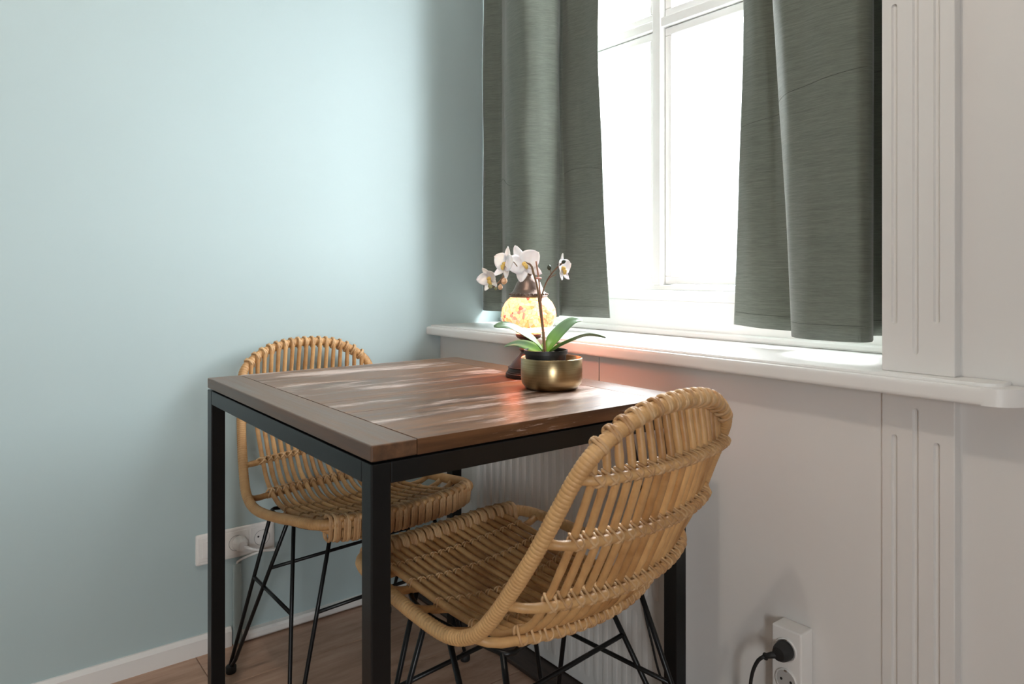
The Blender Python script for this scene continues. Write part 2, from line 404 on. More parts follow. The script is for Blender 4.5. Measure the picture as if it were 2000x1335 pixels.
# ------------------------------------------------------------------ radiator
rad = empty('radiator', (.26, -.058, .0), label='white ribbed panel radiator under the window behind the table', cat='radiator')
RW = .722
obj('body', box(0, RW, 0, .050, .012, .70, .004, 2), M_PANEL, rad)
def rib(r, z0, z1, dep):
    bm = bmesh.new(); n = 8; rings = []
    for z, k in ((z0, .0), (z0+.02, 1.), (z1-.02, 1.), (z1, .0)):
        rings.append([bm.verts.new((r*math.cos(a), .001-dep*k*math.sin(a), z)) for a in [PI*j/n for j in range(n+1)]])
    for a, b in zip(rings, rings[1:]):
        for j in range(n): bm.faces.new((a[j], a[j+1], b[j+1], b[j]))
    return tomesh('rib', bm, True)
rm1 = rib(.0095, .29, .685, .006); rm1.materials.append(M_PANEL)
rm2 = rib(.0095, .03, .26, .0025); rm2.materials.append(M_PANEL)
for k in range(23):
    for rm in (rm1, rm2):
        p = link('rib', rm, None, rad); p.location = (.035+k*.030, 0, 0)
obj('bottom_rail', box(.01, RW-.01, .004, .046, 0, .012), M_BLACK, rad)

# ------------------------------------------------------------------ curtains
def curtain(name, plan_top, plan_bot, zb, label, seam, n=150, m=44, zt=2.14):
    a = spline([(x, y, 0) for x, y in plan_top], n); b = spline([(x, y, 0) for x, y in plan_bot], n)
    bm = bmesh.new(); g = []
    rnd = random.Random(name+label)
    ph = [rnd.uniform(0, 6) for _ in range(4)]
    for j in range(m+1):
        t = j/m; row = []
        for i in range(n):
            zz = zb(i/(n-1)); z = zz+(zt-zz)*t
            k = max(0, 1-t*1.7)**1.3; p = b[i]*k+a[i]*(1-k)
            w = .0030*math.sin(i*.13+ph[0]+z*5)*math.sin(z*6+ph[1])+.0010*math.sin(i*.3+z*14+ph[2])
            row.append(bm.verts.new((p.x, p.y+w, z)))
        g.append(row)
    for j in range(m):
        for i in range(n-1): bm.faces.new((g[j][i], g[j][i+1], g[j+1][i+1], g[j+1][i]))
    pos = [[v.co.copy() for v in r] for r in g]
    o = obj(name, bm, M_CURTAIN, None, True)
    sm = o.modifiers.new('thickness', 'SOLIDIFY'); sm.thickness = .0022; sm.offset = 0
    tag(o, label=label, cat='curtain', group='grey-green window curtains')
    def at(i, z):
        for j in range(m):
            if pos[j+1][i].z >= z:
                f = (z-pos[j][i].z)/(pos[j+1][i].z-pos[j][i].z); return pos[j][i].lerp(pos[j+1][i], f)
        return pos[-1][i]
    # hem stitch and the seam across the cloth, as thin ridges proud of the cloth
    for nm, f in (('hem_stitch', lambda u: zb(u)+.030), ('seam', seam)):
        pts = [at(i, f(i/(n-1)))+Vector((.0, -.0014, 0)) for i in range(1, n-1)]
        obj(nm, tube(pts, .0005, 4), M_STITCH, o)
    return o
L_top = [(.0014,.172),(.030,.157),(.055,.166),(.085,.184),(.124,.160),(.189,.120),(.250,.084),(.300,.068),(.345,.070),(.374,.094),(.390,.124),(.398,.148),(.391,.166),(.374,.182),(.370,.196),(.405,.192),(.465,.198),(.532,.192)]
L_bot = [(.0014,.172),(.030,.157),(.055,.166),(.085,.184),(.124,.160),(.189,.120),(.250,.082),(.300,.064),(.347,.066),(.378,.092),(.394,.124),(.402,.148),(.393,.166),(.376,.182),(.372,.196),(.435,.185),(.505,.190),(.587,.182)]
curtain('curtain', L_top, L_bot, lambda u: .870-.004*math.sin(u*PI), 'grey-green curtain hanging left of the window, behind the glowing lamp', lambda u: 1.275+.025*math.sin(u*9))
R_top = [(1.0,.195),(1.037,.186),(1.065,.192),(1.089,.198),(1.111,.175),(1.114,.140),(1.125,.112),(1.165,.090),(1.213,.092),(1.265,.084),(1.308,.088),(1.331,.105),(1.324,.135),(1.306,.165),(1.298,.195),(1.398,.210)]
R_bot = [(.975,.195),(1.039,.182),(1.093,.188),(1.136,.196),(1.156,.175),(1.161,.140),(1.176,.105),(1.217,.076),(1.256,.072),(1.297,.070),(1.329,.074),(1.337,.096),(1.326,.130),(1.307,.165),(1.299,.195),(1.398,.210)]
curtain('curtain', R_top, R_bot, lambda u: .874-.010*math.sin(u*PI), 'grey-green curtain hanging beside the fluted white pilaster', lambda u: 1.33+.07*u)

# ------------------------------------------------------------------ table
TX0, TX1, TY0, TY1, TZ = .300, 1.100, -.797, -.137, .760
tab = empty('dining_table', ((TX0+TX1)/2, (TY0+TY1)/2, 0), label='small dining table with worn brown plank top on a black steel frame', cat='table')
hx, hy = (TX1-TX0)/2, (TY1-TY0)/2; TH = .0225; EB = .071
for s in (-1, 1):
    y0, y1 = sorted((s*hy, s*(hy-EB)))
    obj('end_board', box(-hx, hx, y0, y1, TZ-TH, TZ, .0022, 2), M_ENDB, tab)
np_ = 7; w = 2*hx/np_
for k in range(np_):
    obj('plank', box(-hx+k*w+.00008, -hx+(k+1)*w-.00008, -hy+EB+.0006, hy-EB-.0006, TZ-TH+(.0003 if k % 2 else 0), TZ-(.0001*(k % 3)), .0004, 1), M_PLANK, tab)
zt = TZ-TH-.003; q = .030
obj('spacer', box(-hx+.01, hx-.01, -hy+.01, hy-.01, zt-.001, TZ-TH+.001), M_BLACK, tab)
for sx in (-1, 1):
    for sy in (-1, 1):
        x0, x1 = sorted((sx*hx, sx*(hx-q))); y0, y1 = sorted((sy*hy, sy*(hy-q)))
        obj('leg', box(x0, x1, y0, y1, 0, zt, .0018, 2), M_BLACK, tab)
for s in (-1, 1):
    y0, y1 = sorted((s*hy, s*(hy-q))); obj('apron', box(-hx+q, hx-q, y0+.0003, y1-.0003, zt-q, zt-.0002, .0015, 2), M_BLACK, tab)
    x0, x1 = sorted((s*hx, s*(hx-q))); obj('apron', box(x0+.0003, x1-.0003, -hy+q, hy-q, zt-q, zt-.0002, .0015, 2), M_BLACK, tab)

# ------------------------------------------------------------------ rattan chair
RIM_R, ROD_R, RAIL_R = .0110, .0058, .0074
def lerp_tab(tb, t):
    for (t0, *a), (t1, *b) in zip(tb, tb[1:]):
        if t <= t1:
            f = (t-t0)/(t1-t0); f2 = f
            return [x+(y-x)*f2 for x, y in zip(a, b)]
    return list(tb[-1][1:])
def smooth_tab(tb, n=200):
    pts = [Vector((r[1], r[2], r[3] if len(r) > 3 else 0)) for r in tb]
    out = []
    for k in range(n+1):
        t = k/n
        for i in range(len(tb)-1):
            if t <= tb[i+1][0]+1e-9: break
        f = (t-tb[i][0])/(tb[i+1][0]-tb[i][0])
        def tan(j):
            a, b = max(0, j-1), min(len(tb)-1, j+1); return (pts[b]-pts[a])/(tb[b][0]-tb[a][0])
        h = tb[i+1][0]-tb[i][0]; m0, m1 = tan(i)*h, tan(i+1)*h
        p = (2*f**3-3*f**2+1)*pts[i]+(f**3-2*f**2+f)*m0+(-2*f**3+3*f**2)*pts[i+1]+(f**3-f**2)*m1
        out.append((t, p.x, p.y, p.z))
    return out
SIDE = smooth_tab([(0,-.262,.740,.186), (.12,-.232,.675,.198), (.25,-.190,.590,.213), (.40,-.128,.492,.229), (.48,-.088,.459,.234), (.55,-.040,.446,.234), (.65,.04,.449,.231), (.8,.13,.459,.224), (1,.235,.467,.205)])
CEN = smooth_tab([(0,-.293,.745,0), (.12,-.275,.675,0), (.25,-.244,.590,0), (.40,-.192,.485,0), (.48,-.150,.450,0), (.55,-.100,.424,0), (.65,-.005,.420,0), (.8,.13,.434,0), (1,.258,.458,0)])
def look(tb, t):
    k = max(0, min(199.999, t*200)); i = int(k); f = k-i
    return [a+(b-a)*f for a, b in zip(tb[i][1:], tb[i+1][1:])]
def surf(x, t):
    sy, sz, w = look(SIDE, t); cy, cz, _ = look(CEN, t); u = min(1., abs(x)/w)**2
    return Vector((x, cy+(sy-cy)*u, cz+(sz-cz)*u))
def snorm(x, t):      # outward: back / below
    a = surf(x, max(0, t-.01)); b = surf(x, min(1, t+.01)); d = (b-a).normalized()
    c = surf(min(.2, x+.01), t)-surf(max(-.2, x-.01), t); c.normalize()
    n = d.cross(c).normalized()
    if n.dot(Vector((0,-.6,-.8))) < 0: n = -n
    return n, d, c
half = [(0,-.291,.804), (.055,-.2895,.801), (.105,-.285,.790), (.150,-.276,.769), (.179,-.265,.743)]
half += [(look(SIDE, t)[2], look(SIDE, t)[0], look(SIDE, t)[1]) for t in (.06, .12, .25, .40, .48, .55, .65, .8)]
half += [(.217,.185,.464), (.205,.222,.466), (.180,.243,.466), (.13,.252,.463), (.06,.257,.459), (0,.258,.458)]
loop = half + [(-x, y, z) for x, y, z in half[-2:0:-1]]
ARCH = spline([p for p in half[:6]], 120)
def arch(x):
    for a, b in zip(ARCH, ARCH[1:]):
        if b.x >= abs(x):
            f = (abs(x)-a.x)/max(1e-9, b.x-a.x); p = a.lerp(b, f); d = (b-a).normalized()
            return Vector((x, p.y, p.z)), Vector((d.x if x >= 0 else d.x, d.y if x >= 0 else -d.y, d.z if x >= 0 else -d.z))
    return Vector((x, ARCH[-1].y, ARCH[-1].z)), Vector((1,0,0))
def front_pt(x): return Vector((x, .258-.010*(x/.18)**2-.010*max(0, abs(x)-.13)/.05, .458+.008*(x/.18)**2))
rim_pts = spline(loop, 2600, True)
def rim_r(u): # wound skin: fine turns with an uneven pitch
    k = u*360+1.5*math.sin(u*40); f = k-math.floor(k)
    return RIM_R*(.95+.11*math.sin(PI*f)**.4+.02*math.sin(k*.37))
NR = 17
ROD_X = [-.163+.326*k/(NR-1) for k in range(NR)]
RAILS = (.045, .20, .345, .47)
SEATR = (.60, .70, .80, .90)
def loop_mesh(a, b, r, seg=14, tilt=(1,)):
    bm = bmesh.new()
    for s in tilt:
        d = Vector((math.cos(s), math.sin(s), 0))
        se = lambda v: math.copysign(abs(v)**.62, v)
        pts = [d*(a*se(math.cos(2*PI*k/seg)))+Vector((0,0,1))*(b*se(math.sin(2*PI*k/seg))) for k in range(seg)]
        tube(pts, r, 5, True, bm=bm)
    return bm
def make_chair(pose, label, dep=1.):
    px, py, th = pose
    ch = empty('rattan_chair', (px, py, 0), math.radians(th-90), label=label, cat='chair', group='rattan dining chairs'); ch.scale = (1, dep, 1)
    rim = obj('rim', tube(rim_pts, rim_r, 10, True), M_RIM, ch, True)
    bindA = tomesh('binding', loop_mesh(.0092, .0132, .0024, 16, (.75, -.75)), True); bindA.materials.append(M_BIND)
    bindS = tomesh('binding', loop_mesh(.0078, .0130, .0013, 14, (.5, -.5)), True); bindS.materials.append(M_BIND)
    bindT = tomesh('rim_wrap', loop_mesh(.0125, .0125, .0030, 16, (.22, -.22)), True); bindT.materials.append(M_BIND)
    bindF = tomesh('front_wrap', loop_mesh(.0150, .0270, .0034, 16, (.12, -.12)), True); bindF.materials.append(M_BIND)
    def place(name, me, parent, p, ex, ey, ez):
        o = link(name, me, None, parent); M = Matrix((ex, ey, ez)).transposed().to_4x4(); M.translation = p; o.matrix_local = M; return o
    rails = []
    for t in RAILS+SEATR:
        w = look(SIDE, t)[2]; n = 25; pts = []
        for k in range(n):
            x = -w+.004+(2*w-.008)*k/(n-1); nn, d, c = snorm(x, t)
            e = min(1, (w-abs(x))/.03)
            pts.append(surf(x, t)+nn*((ROD_R+RAIL_R-.001)*e))
        r = obj('back_rail' if t < .5 else 'seat_rail', tube(pts, lambda u: RAIL_R*(1+.04*math.sin(u*90)), 8), M_ROD, ch, True); rails.append((t, r))
    fr = obj('front_rail', tube([front_pt(-.203+.406*k/30)+Vector((0,-.004-.02*max(0, abs(k/15-1)-.85),-.023+.016*max(0, (abs(k/15-1)-.75)/.25)**1.5)) for k in range(31)], lambda u: .0120*min(1, .45+4*min(u, 1-u)), 8), M_RIM, ch, True)
    rnd = random.Random(3)
    for x in ROD_X:
        A, ad = arch(x); pts = [A+Vector((0,.0120,.006)), A+Vector((0,.0125,-.010))]
        t0 = .03+max(0, (abs(x)-.10))*.3
        k = 0
        ts = [t0+(.985-t0)*i/46 for i in range(47)]
        pts += [surf(x, t) for t in ts]
        fp = front_pt(x); pts.append(Vector((x, fp.y+.002, fp.z+RIM_R+ROD_R-.003))); pts.append(Vector((x, fp.y+.016, fp.z+RIM_R+ROD_R-.006)))
        pts = spline(pts, 64)
        knots = [rnd.uniform(.05, .95) for _ in range(3)]
        def rr(u, knots=knots):
            return ROD_R*(1+.14*max(0, min(1, (u-.5)/.15))+sum(.16*math.exp(-((u-k_)/.006)**2) for k_ in knots))
        obj('rod', tube(pts, rr, 8), M_ROD, ch, True)
        for t, r in rails:
            n, d, c = snorm(x, t); place('binding', bindA if t < .5 else bindS, r, surf(x, t)+n*((ROD_R+RAIL_R)*.45), c, d, n)
        tz = Vector((1,0,0)); e = ad.normalized(); z = Vector((0,.5,.85)); z = (z-e*z.dot(e)).normalized(); yv = z.cross(e)
        place('rim_wrap', bindT, rim, A+Vector((0,.003,0)), yv, e, z)
        fz = Vector((0,.1,1)).normalized(); fx = Vector((0,1,-.1)).normalized(); [place('front_wrap', bindF, fr, front_pt(x+o_)+Vector((0,-.001,-.010)), fx, fz.cross(fx), fz) for o_ in (.0065, -.0065)]
    for x in (-.186, -.176, .176, .186): place('front_wrap', bindF, fr, front_pt(x)+Vector((0,-.002,-.009)), Vector((0,1,-.1)).normalized(), Vector((0,.1,1)).normalized().cross(Vector((0,1,-.1)).normalized()), Vector((0,.1,1)).normalized())
    # steel underframe and hairpin legs
    BT = ((.172,-.100,.418), (.182,.018,.420)); FT = ((.186,.060,.424), (.135,.150,.428))
    FOOT = {-1: (.228,-.222,.012), 1: (.236,.165,.012)}
    ring = [(.186,.06,.424), (.182,.018,.420), (.172,-.10,.418), (.135,-.104,.417), (0,-.085,.410), (-.135,-.104,.417), (-.172,-.10,.418), (-.182,.018,.420), (-.186,.06,.424), (-.172,.12,.427), (-.135,.150,.428), (0,.150,.412), (.135,.150,.428), (.172,.12,.427)]
    obj('underframe', tube(spline(ring, 80, True), .0045, 8, True), M_BLACK, ch, True)
    def hp(sx, sy):
        T = BT if sy < 0 else FT; f = FOOT[sy]
        a, b = [Vector((sx*t[0], t[1], t[2])) for t in T]; ft = Vector((sx*f[0], f[1], f[2])); sp = (a-b).normalized()*.009
        return a, b, ft, sp
    for sx, sy in ((-1,-1), (1,-1), (1,1), (-1,1)):
        a, b, ft, sp = hp(sx, sy); up_ = Vector((0,0,.006))
        pts = [a, a.lerp(ft+sp, .5), a.lerp(ft+sp, .93), ft+sp*.6+up_, ft, ft-sp*.6+up_, b.lerp(ft-sp, .93), b.lerp(ft-sp, .5), b]
        leg = obj('leg', tube(pts, .0049, 8), M_BLACK, ch, True)
        obj('foot_cap', lathe([(0,0), (.012,0), (.013,.003), (.013,.016), (.010,.019), (0,.019)], 14, center=(ft.x, ft.y, 0)), M_RUBBER, leg, True)
    def on(sx, sy, which, f):
        a, b, ft, sp = hp(sx, sy); return a.lerp(ft+sp, f) if which == 0 else b.lerp(ft-sp, f)
    for sx in (-1, 1): obj('stretcher', tube([on(sx,-1,0,.42), on(sx,1,0,.44)], .0044, 8), M_BLACK, ch, True)
    obj('stretcher', tube([on(-1,-1,1,.30), on(1,-1,1,.30)], .0044, 8), M_BLACK, ch, True)
    obj('stretcher', tube([on(-1,1,1,.42), on(1,1,1,.42)], .0044, 8), M_BLACK, ch, True)
    return ch
make_chair((.322, -.455, 5), 'rattan dining chair against the green wall, far side of the table', .91)
make_chair((.987, -.425, 186.5), 'rattan dining chair in the foreground with its curved back to the viewer', 1.05)

# ------------------------------------------------------------------ things on the table
PC = CAM + FWD*1.440 + RGT*(77/1390*1.440); PC.z = TZ     # planter centre on the table
PC = Vector((round(PC.x, 3), round(PC.y, 3), TZ))
pot = obj('planter', lathe([(0,0), (.044,0), (.053,.003), (.060,.012), (.0622,.022), (.0622,.062), (.0612,.0632), (.0602,.062), (.0600,.022), (.054,.010), (.040,.006), (0,.006)], 64), M_BRASS, None, True)
pot.location = PC; tag(pot, label='low round brushed brass planter bowl on the table', cat='planter')
def OP(dx, z, dd=0.): return RGT*dx+FWD*dd+Vector((0,0,z))
orc = empty('potted_orchid', PC+RGT*(-.012)+Vector((0,0,.0065)), label='white artificial orchid in a black plastic pot inside the brass bowl', cat='plant')
OX = -.012   # pixel offsets below are measured from the planter axis
def Q(px, py, dd=0.):   # metres beside / above the orchid's own base
    k = .001036; return RGT*((px-1077)*k-OX)+FWD*dd+Vector((0,0,.99-(py-536)*k-TZ-.0065))
ip = obj('nursery_pot', lathe([(0,0), (.034,0), (.042,.064), (.0445,.064), (.0445,.072), (.0425,.072), (.0405,.060), (0,.060)], 40), M_POTBLACK, orc); auto_smooth(ip, 40)
so = obj('potting_mix', lathe([(0,.068), (.02,.067), (.0405,.064), (.0405,.060), (0,.060)], 24), M_SOIL, orc, True)
def leaf(path, width, roll=0, fold=.25):
    P = spline(path, 22); T, N = frames(P, False, Vector((0,0,1)).cross(P[-1]-P[0]).cross(P[-1]-P[0])*-1 if False else Vector((0,0,1)))
    bm = bmesh.new(); lay = bm.verts.layers.float.new('along'); top = []; bot = []
    for i, p in enumerate(P):
        u = i/(len(P)-1); B = T[i].cross(N[i]).normalized(); Nn = N[i]
        if roll: R_ = Matrix.Rotation(roll, 3, T[i]); B = R_ @ B; Nn = R_ @ Nn
        wv = width*.5*max(.12, min(1, u*2.6+.25))*(math.sqrt(max(0, 1-((u-.45)/.56)**2)) if u > .45 else 1)
        rt = []; rb = []
        for s in (-1, -.6, -.25, 0, .25, .6, 1):
            q = p+B*(wv*s)+Nn*(abs(s)*wv*fold)
            th = .0012*(1-abs(s)*.6)
            v = bm.verts.new(q+Nn*th); v[lay] = u; rt.append(v); v = bm.verts.new(q-Nn*th); v[lay] = u; rb.append(v)
        top.append(rt); bot.append(rb)
    n = 7
    for i in range(len(P)-1):
        for k in range(n-1):
            bm.faces.new((top[i][k], top[i][k+1], top[i+1][k+1], top[i+1][k])); bm.faces.new((bot[i][k+1], bot[i][k], bot[i+1][k], bot[i+1][k+1]))
        bm.faces.new((top[i][0], top[i+1][0], bot[i+1][0], bot[i][0])); bm.faces.new((top[i+1][n-1], top[i][n-1], bot[i][n-1], bot[i+1][n-1]))
    for e in (0, -1):
        for k in range(n-1): bm.faces.new((top[e][k], bot[e][k], bot[e][k+1], top[e][k+1]))
    return obj('leaf', bm, M_LEAF, orc, True)
leaf([Q(1064,692), Q(1045,668,-.01), Q(1018,648,-.03), Q(990,634,-.045), Q(966,634,-.055)], .032, -.50)
leaf([Q(1066,692), Q(1078,668,.01), Q(1100,645,.03), Q(1122,630,.045), Q(1142,628,.052)], .028, .45)
leaf([Q(1068,692), Q(1088,676,-.02), Q(1115,662,-.03), Q(1145,652,-.035), Q(1178,656,-.036)], .026, .12)
leaf([Q(1062,692), Q(1040,683,.03), Q(1012,677,.055), Q(985,683,.07)], .030, -.35)
leaf([Q(1066,692), Q(1072,678,.04), Q(1085,674,.06), Q(1100,682,.075)], .026, 0)
stA = obj('flower_stem', tube(spline([Q(1062,692), Q(1060,650), Q(1054,600), Q(1049,560), Q(1042,535,-.004), Q(1038,520,-.006), Q(1032,514,-.006)], 40), .0021, 8), M_STEM, orc, True)
stB = obj('stake', tube(spline([Q(1066,692), Q(1061,640), Q(1056,590), Q(1052,545), Q(1047,510)], 30), .0017, 8), M_STAKE, orc, True)
stC = obj('flower_stem', tube(spline([Q(1056,588), Q(1060,570), Q(1068,549), Q(1078,533,-.006), Q(1090,520,-.008), Q(1102,510,-.008)], 30), .0016, 8), M_STEM, orc, True)
stD = obj('flower_stem', tube(spline([Q(1033,515,-.004), Q(1020,510,.004), Q(1003,512,.002), Q(990,520,-.004), Q(982,540,-.006), Q(972,553,-.006), Q(962,561,-.006)], 30), .0014, 8), M_STEM, orc, True)
obj('flower_stem', tube(spline([Q(1010,520,-.012), Q(1002,511,-.014), Q(992,509,-.014), Q(986,512,-.012)], 14), .0010, 6), M_STEM, orc, True)
obj('flower_stem', tube(spline([Q(1068,549,-.001), Q(1076,541,.002), Q(1086,536,.006)], 10), .0011, 6), M_STEM, orc, True)
obj('stem_clip', tube([Q(1051,543)+RGT*(.005*math.cos(a))+FWD*(.005*math.sin(a)) for a in [2*PI*k/16 for k in range(16)]], .0022, 6, True), M_CLIP, orc, True)
def petal_mesh(L, W, cup, name='petal'):
    bm = bmesh.new(); n, m = 12, 8; g = []
    for i in range(n+1):
        u = i/n; w = W*.5*math.sin(PI*min(1, (.06+.94*u)**.75))**.62 if u < .999 else 0
        row = []
        for j in range(m+1):
            s = j/m*2-1
            row.append(bm.verts.new((w*s, L*u, cup*(u*u)*L+cup*.8*(w*s)**2/max(W, 1e-4)*2+.0006*math.sin(9*u+5*s))))
        g.append(row)
    for i in range(n):
        for j in range(m): 
            f = (g[i][j], g[i][j+1], g[i+1][j+1], g[i+1][j])
            bm.faces.new(f)
    bmesh.ops.remove_doubles(bm, verts=bm.verts, dist=1e-6)
    geom = list(bm.faces); bmesh.ops.recalc_face_normals(bm, faces=geom)
    bmesh.ops.solidify(bm, geom=geom, thickness=.0005)
    return tomesh(name, bm, True)
def flower(pos, facing, up, S, cup, dropped=()):
    z = facing.normalized(); y = (up-z*up.dot(z)).normalized(); x = y.cross(z)
    M = Matrix((x, y, z)).transposed().to_4x4(); M.translation = pos
    lip = lathe([(0,-.003), (.0030,-.0015), (.0042,.0025), (.0036,.0065), (.0022,.0085), (0,.0092)], 12)
    tubep = [Vector((0,-.001,.004)), Vector((0,-.006,.007)), Vector((0,-.010,.0055)), Vector((0,-.0125,.003))]
    tube(tubep, [.003,.0042,.0036,.0012], 8, bm=lip)
    f = obj('flower', lip, M_LIP, orc, True); f.matrix_local = M
    big = petal_mesh(S, S*.98, cup); big.materials.append(M_PETAL); sm = petal_mesh(S*.98, S*.60, cup); sm.materials.append(M_PETAL)
    for k, (a, me, dz) in enumerate(((75, big, .001), (-75, big, .0014), (0, sm, -.0008), (140, sm, -.0012), (-140, sm, -.0016))):
        if k in dropped: continue
        p = link('petal', me, None, f); p.rotation_euler = (0, 0, math.radians(a)); p.location = (0, 0, dz)
    return f
tc = -FWD; U = Vector((0,0,1))
flower(Q(988,516,-.012), tc*.55-RGT*.75+U*.2, U*.9+RGT*.25, .036, .22)
flower(Q(1022,516,.000), tc*.85+RGT*.35+U*.35, U*.9-RGT*.35, .043, .12)
flower(Q(957,543,-.004), tc*.75-RGT*.55-U*.25, U*.8-RGT*.3, .026, .45)
flower(Q(1097,524,.004), tc*.45+RGT*.85+U*.1, U*.95-RGT*.1, .031, .25)
def bud(pos, r, m, ax):
    b = bmesh.new(); bmesh.ops.create_uvsphere(b, u_segments=12, v_segments=8, radius=r)
    for v in b.verts:
        v.co.z *= 1.25
        if v.co.z > 0: v.co.x *= 1-.35*v.co.z/(1.25*r); v.co.y *= 1-.35*v.co.z/(1.25*r)
    o = obj('bud', b, m, orc, True); o.location = pos; o.rotation_euler = Vector(ax).to_track_quat('Z', 'Y').to_euler(); return o
bud(Q(1072,522,-.010), .0046, M_BUDD, (-.2,0,1)); bud(Q(1091,516,-.012), .0032, M_BUDD, (0,0,1)); bud(Q(1100,511,-.012), .0040, M_BUDD, (.6,.4,.4))
bud(Q(985,548,-.006), .0062, M_BUDP, (.3,.2,.8)); bud(Q(977,560,-.006), .0050, M_BUDP, (.1,0,.9)); bud(Q(957,558,-.008), .0044, M_BUDG, (-.4,0,.7)); bud(Q(968,563,-.008), .0030, M_BUDG, (0,0,-1))
obj('flower_stem', tube(spline([Q(1076,535,-.005), Q(1075,529,-.008), Q(1073,525,-.010)], 8), .0009, 6), M_STEM, orc, True)
obj('flower_stem', tube(spline([Q(972,553,-.006), Q(980,550,-.006), Q(985,550,-.006)], 8), .0010, 6), M_STEM, orc, True)

# mosaic lamp
LC = CAM + FWD*1.606 + RGT*(32/1390*1.606); LC = Vector((round(LC.x, 3), round(LC.y, 3), TZ))
lamp = empty('mosaic_lamp', LC, label='lit mosaic glass table lamp with dark bronze foot behind the orchid', cat='lamp')
foot = obj('foot', lathe([(0,0), (.050,0), (.052,.003), (.052,.009), (.047,.012), (.0465,.017), (.044,.022), (.036,.033), (.030,.040), (.022,.048), (.017,.056), (.020,.060), (.020,.064), (.015,.069), (.014,.078), (.019,.084), (.026,.088), (.029,.092), (.029,.097), (.022,.100), (0,.100)], 48), M_BRONZE, lamp); auto_smooth(foot, 35)
for zz, rr in ((.012, .0485), (.022, .0455), (.062, .0205)):
    obj('foot_ring', tube([Vector((rr*math.cos(2*PI*k/40), rr*math.sin(2*PI*k/40), zz)) for k in range(40)], .0013, 6, True), M_BRONZE, foot, True)
def m_globe():
    m = bpy.data.materials.new('mosaic_glass_globe'); m.use_nodes = True; nt = m.node_tree; b = nt.nodes['Principled BSDF']
    v = coords(nt); vo = node(nt, 'ShaderNodeTexVoronoi', feature='F1'); vo.inputs['Scale'].default_value = 120; nt.links.new(v, vo.inputs['Vector'])
    sep = node(nt, 'ShaderNodeSeparateColor'); nt.links.new(vo.outputs['Color'], sep.inputs[0])
    yel = ramp(nt, sep.outputs[0], [(0, (1.,.50,.14)), (.3, (1.,.72,.32)), (.6, (1.,.80,.42)), (.88, (1.,.52,.36)), (1, (.55,.06,.03))])
    red = ramp(nt, sep.outputs[1], [(0, (.95,.10,.035)), (.5, (1.,.20,.09)), (1, (1.,.34,.20))])
    sx = node(nt, 'ShaderNodeSeparateXYZ'); nt.links.new(v, sx.inputs[0])
    # red tiles make up the underside and the window side of the globe
    h = node(nt, 'ShaderNodeMapRange'); h.inputs[1].default_value = .115; h.inputs[2].default_value = .108; nt.links.new(sx.outputs[2], h.inputs[0])
    d = node(nt, 'ShaderNodeVectorMath', operation='DOT_PRODUCT'); nt.links.new(v, d.inputs[0]); d.inputs[1].default_value = (.96, .28, 0)
    s = node(nt, 'ShaderNodeMapRange'); s.inputs[1].default_value = .040; s.inputs[2].default_value = .058; nt.links.new(d.outputs['Value'], s.inputs[0])
    mx = node(nt, 'ShaderNodeMath', operation='MAXIMUM'); nt.links.new(h.outputs[0], mx.inputs[0]); nt.links.new(s.outputs[0], mx.inputs[1])
    c = mixc(nt, mx.outputs[0], yel, red)
    ed = node(nt, 'ShaderNodeTexVoronoi', feature='DISTANCE_TO_EDGE'); ed.inputs['Scale'].default_value = 120; nt.links.new(v, ed.inputs['Vector'])
    gk = node(nt, 'ShaderNodeMapRange'); gk.inputs[1].default_value = .0; gk.inputs[2].default_value = .10; gk.inputs[3].default_value = .45; nt.links.new(ed.outputs['Distance'], gk.inputs[0])
    ks = node(nt, 'ShaderNodeMapRange'); ks.inputs[3].default_value = GLOBE; ks.inputs[4].default_value = GLOBE*5; nt.links.new(s.outputs[0], ks.inputs[0])
    kb = node(nt, 'ShaderNodeMath', operation='MULTIPLY_ADD'); kb.inputs[1].default_value = GLOBE*40; nt.links.new(h.outputs[0], kb.inputs[0]); nt.links.new(ks.outputs[0], kb.inputs[2])
    ms = node(nt, 'ShaderNodeMath', operation='MULTIPLY'); nt.links.new(kb.outputs[0], ms.inputs[1]); nt.links.new(gk.outputs[0], ms.inputs[0])
    setc(nt, b, c); setc(nt, b, c, 'Emission Color'); nt.links.new(ms.outputs[0], b.inputs['Emission Strength'])
    b.inputs['Roughness'].default_value = .25; bump(nt, b, ed.outputs['Distance'], .5, .002); return m
GLOBE = .90
gl = obj('globe', lathe([(.022,.100), (.040,.1035), (.053,.112), (.060,.124), (.0625,.138), (.060,.154), (.053,.168), (.042,.179), (.035,.185)], 56), m_globe(), lamp, True)
cap = obj('cap', lathe([(.041,.178), (.043,.182), (.042,.188), (.036,.192), (.032,.200), (.027,.212), (.020,.221), (.013,.226), (.011,.230), (.013,.233), (.010,.238), (0,.240)], 40), M_CAPMETAL, lamp); auto_smooth(cap, 35)
for k in range(28):
    a = 2*PI*k/28
    p = obj('cap_bead', (lambda b: (bmesh.ops.create_icosphere(b, subdivisions=1, radius=.0024), b)[-1])(bmesh.new()), M_CAPMETAL, cap, True) if k == 0 else link('cap_bead', bead, None, cap)
    if k == 0: bead = p.data
    p.location = (.0428*math.cos(a), .0428*math.sin(a), .186)
# lamp cord dropping behind the table to the floor
cord = obj('lamp_cord', tube(spline([(.700,-.190,.7635), (.688,-.155,.7635), (.684,-.1335,.761), (.690,-.128,.735), (.76,-.127,.722), (.88,-.126,.715), (.940,-.118,.66), (.955,-.095,.50), (.955,-.085,.38), (.94,-.080,.30), (.965,-.082,.22), (1.01,-.088,.14), (1.10,-.06,.05), (1.15,-.04,.004)], 80), .0024, 8), M_RUBBER, None, True)
tag(cord, label='thin black cord hanging down behind the table beside its rear leg', cat='cord')

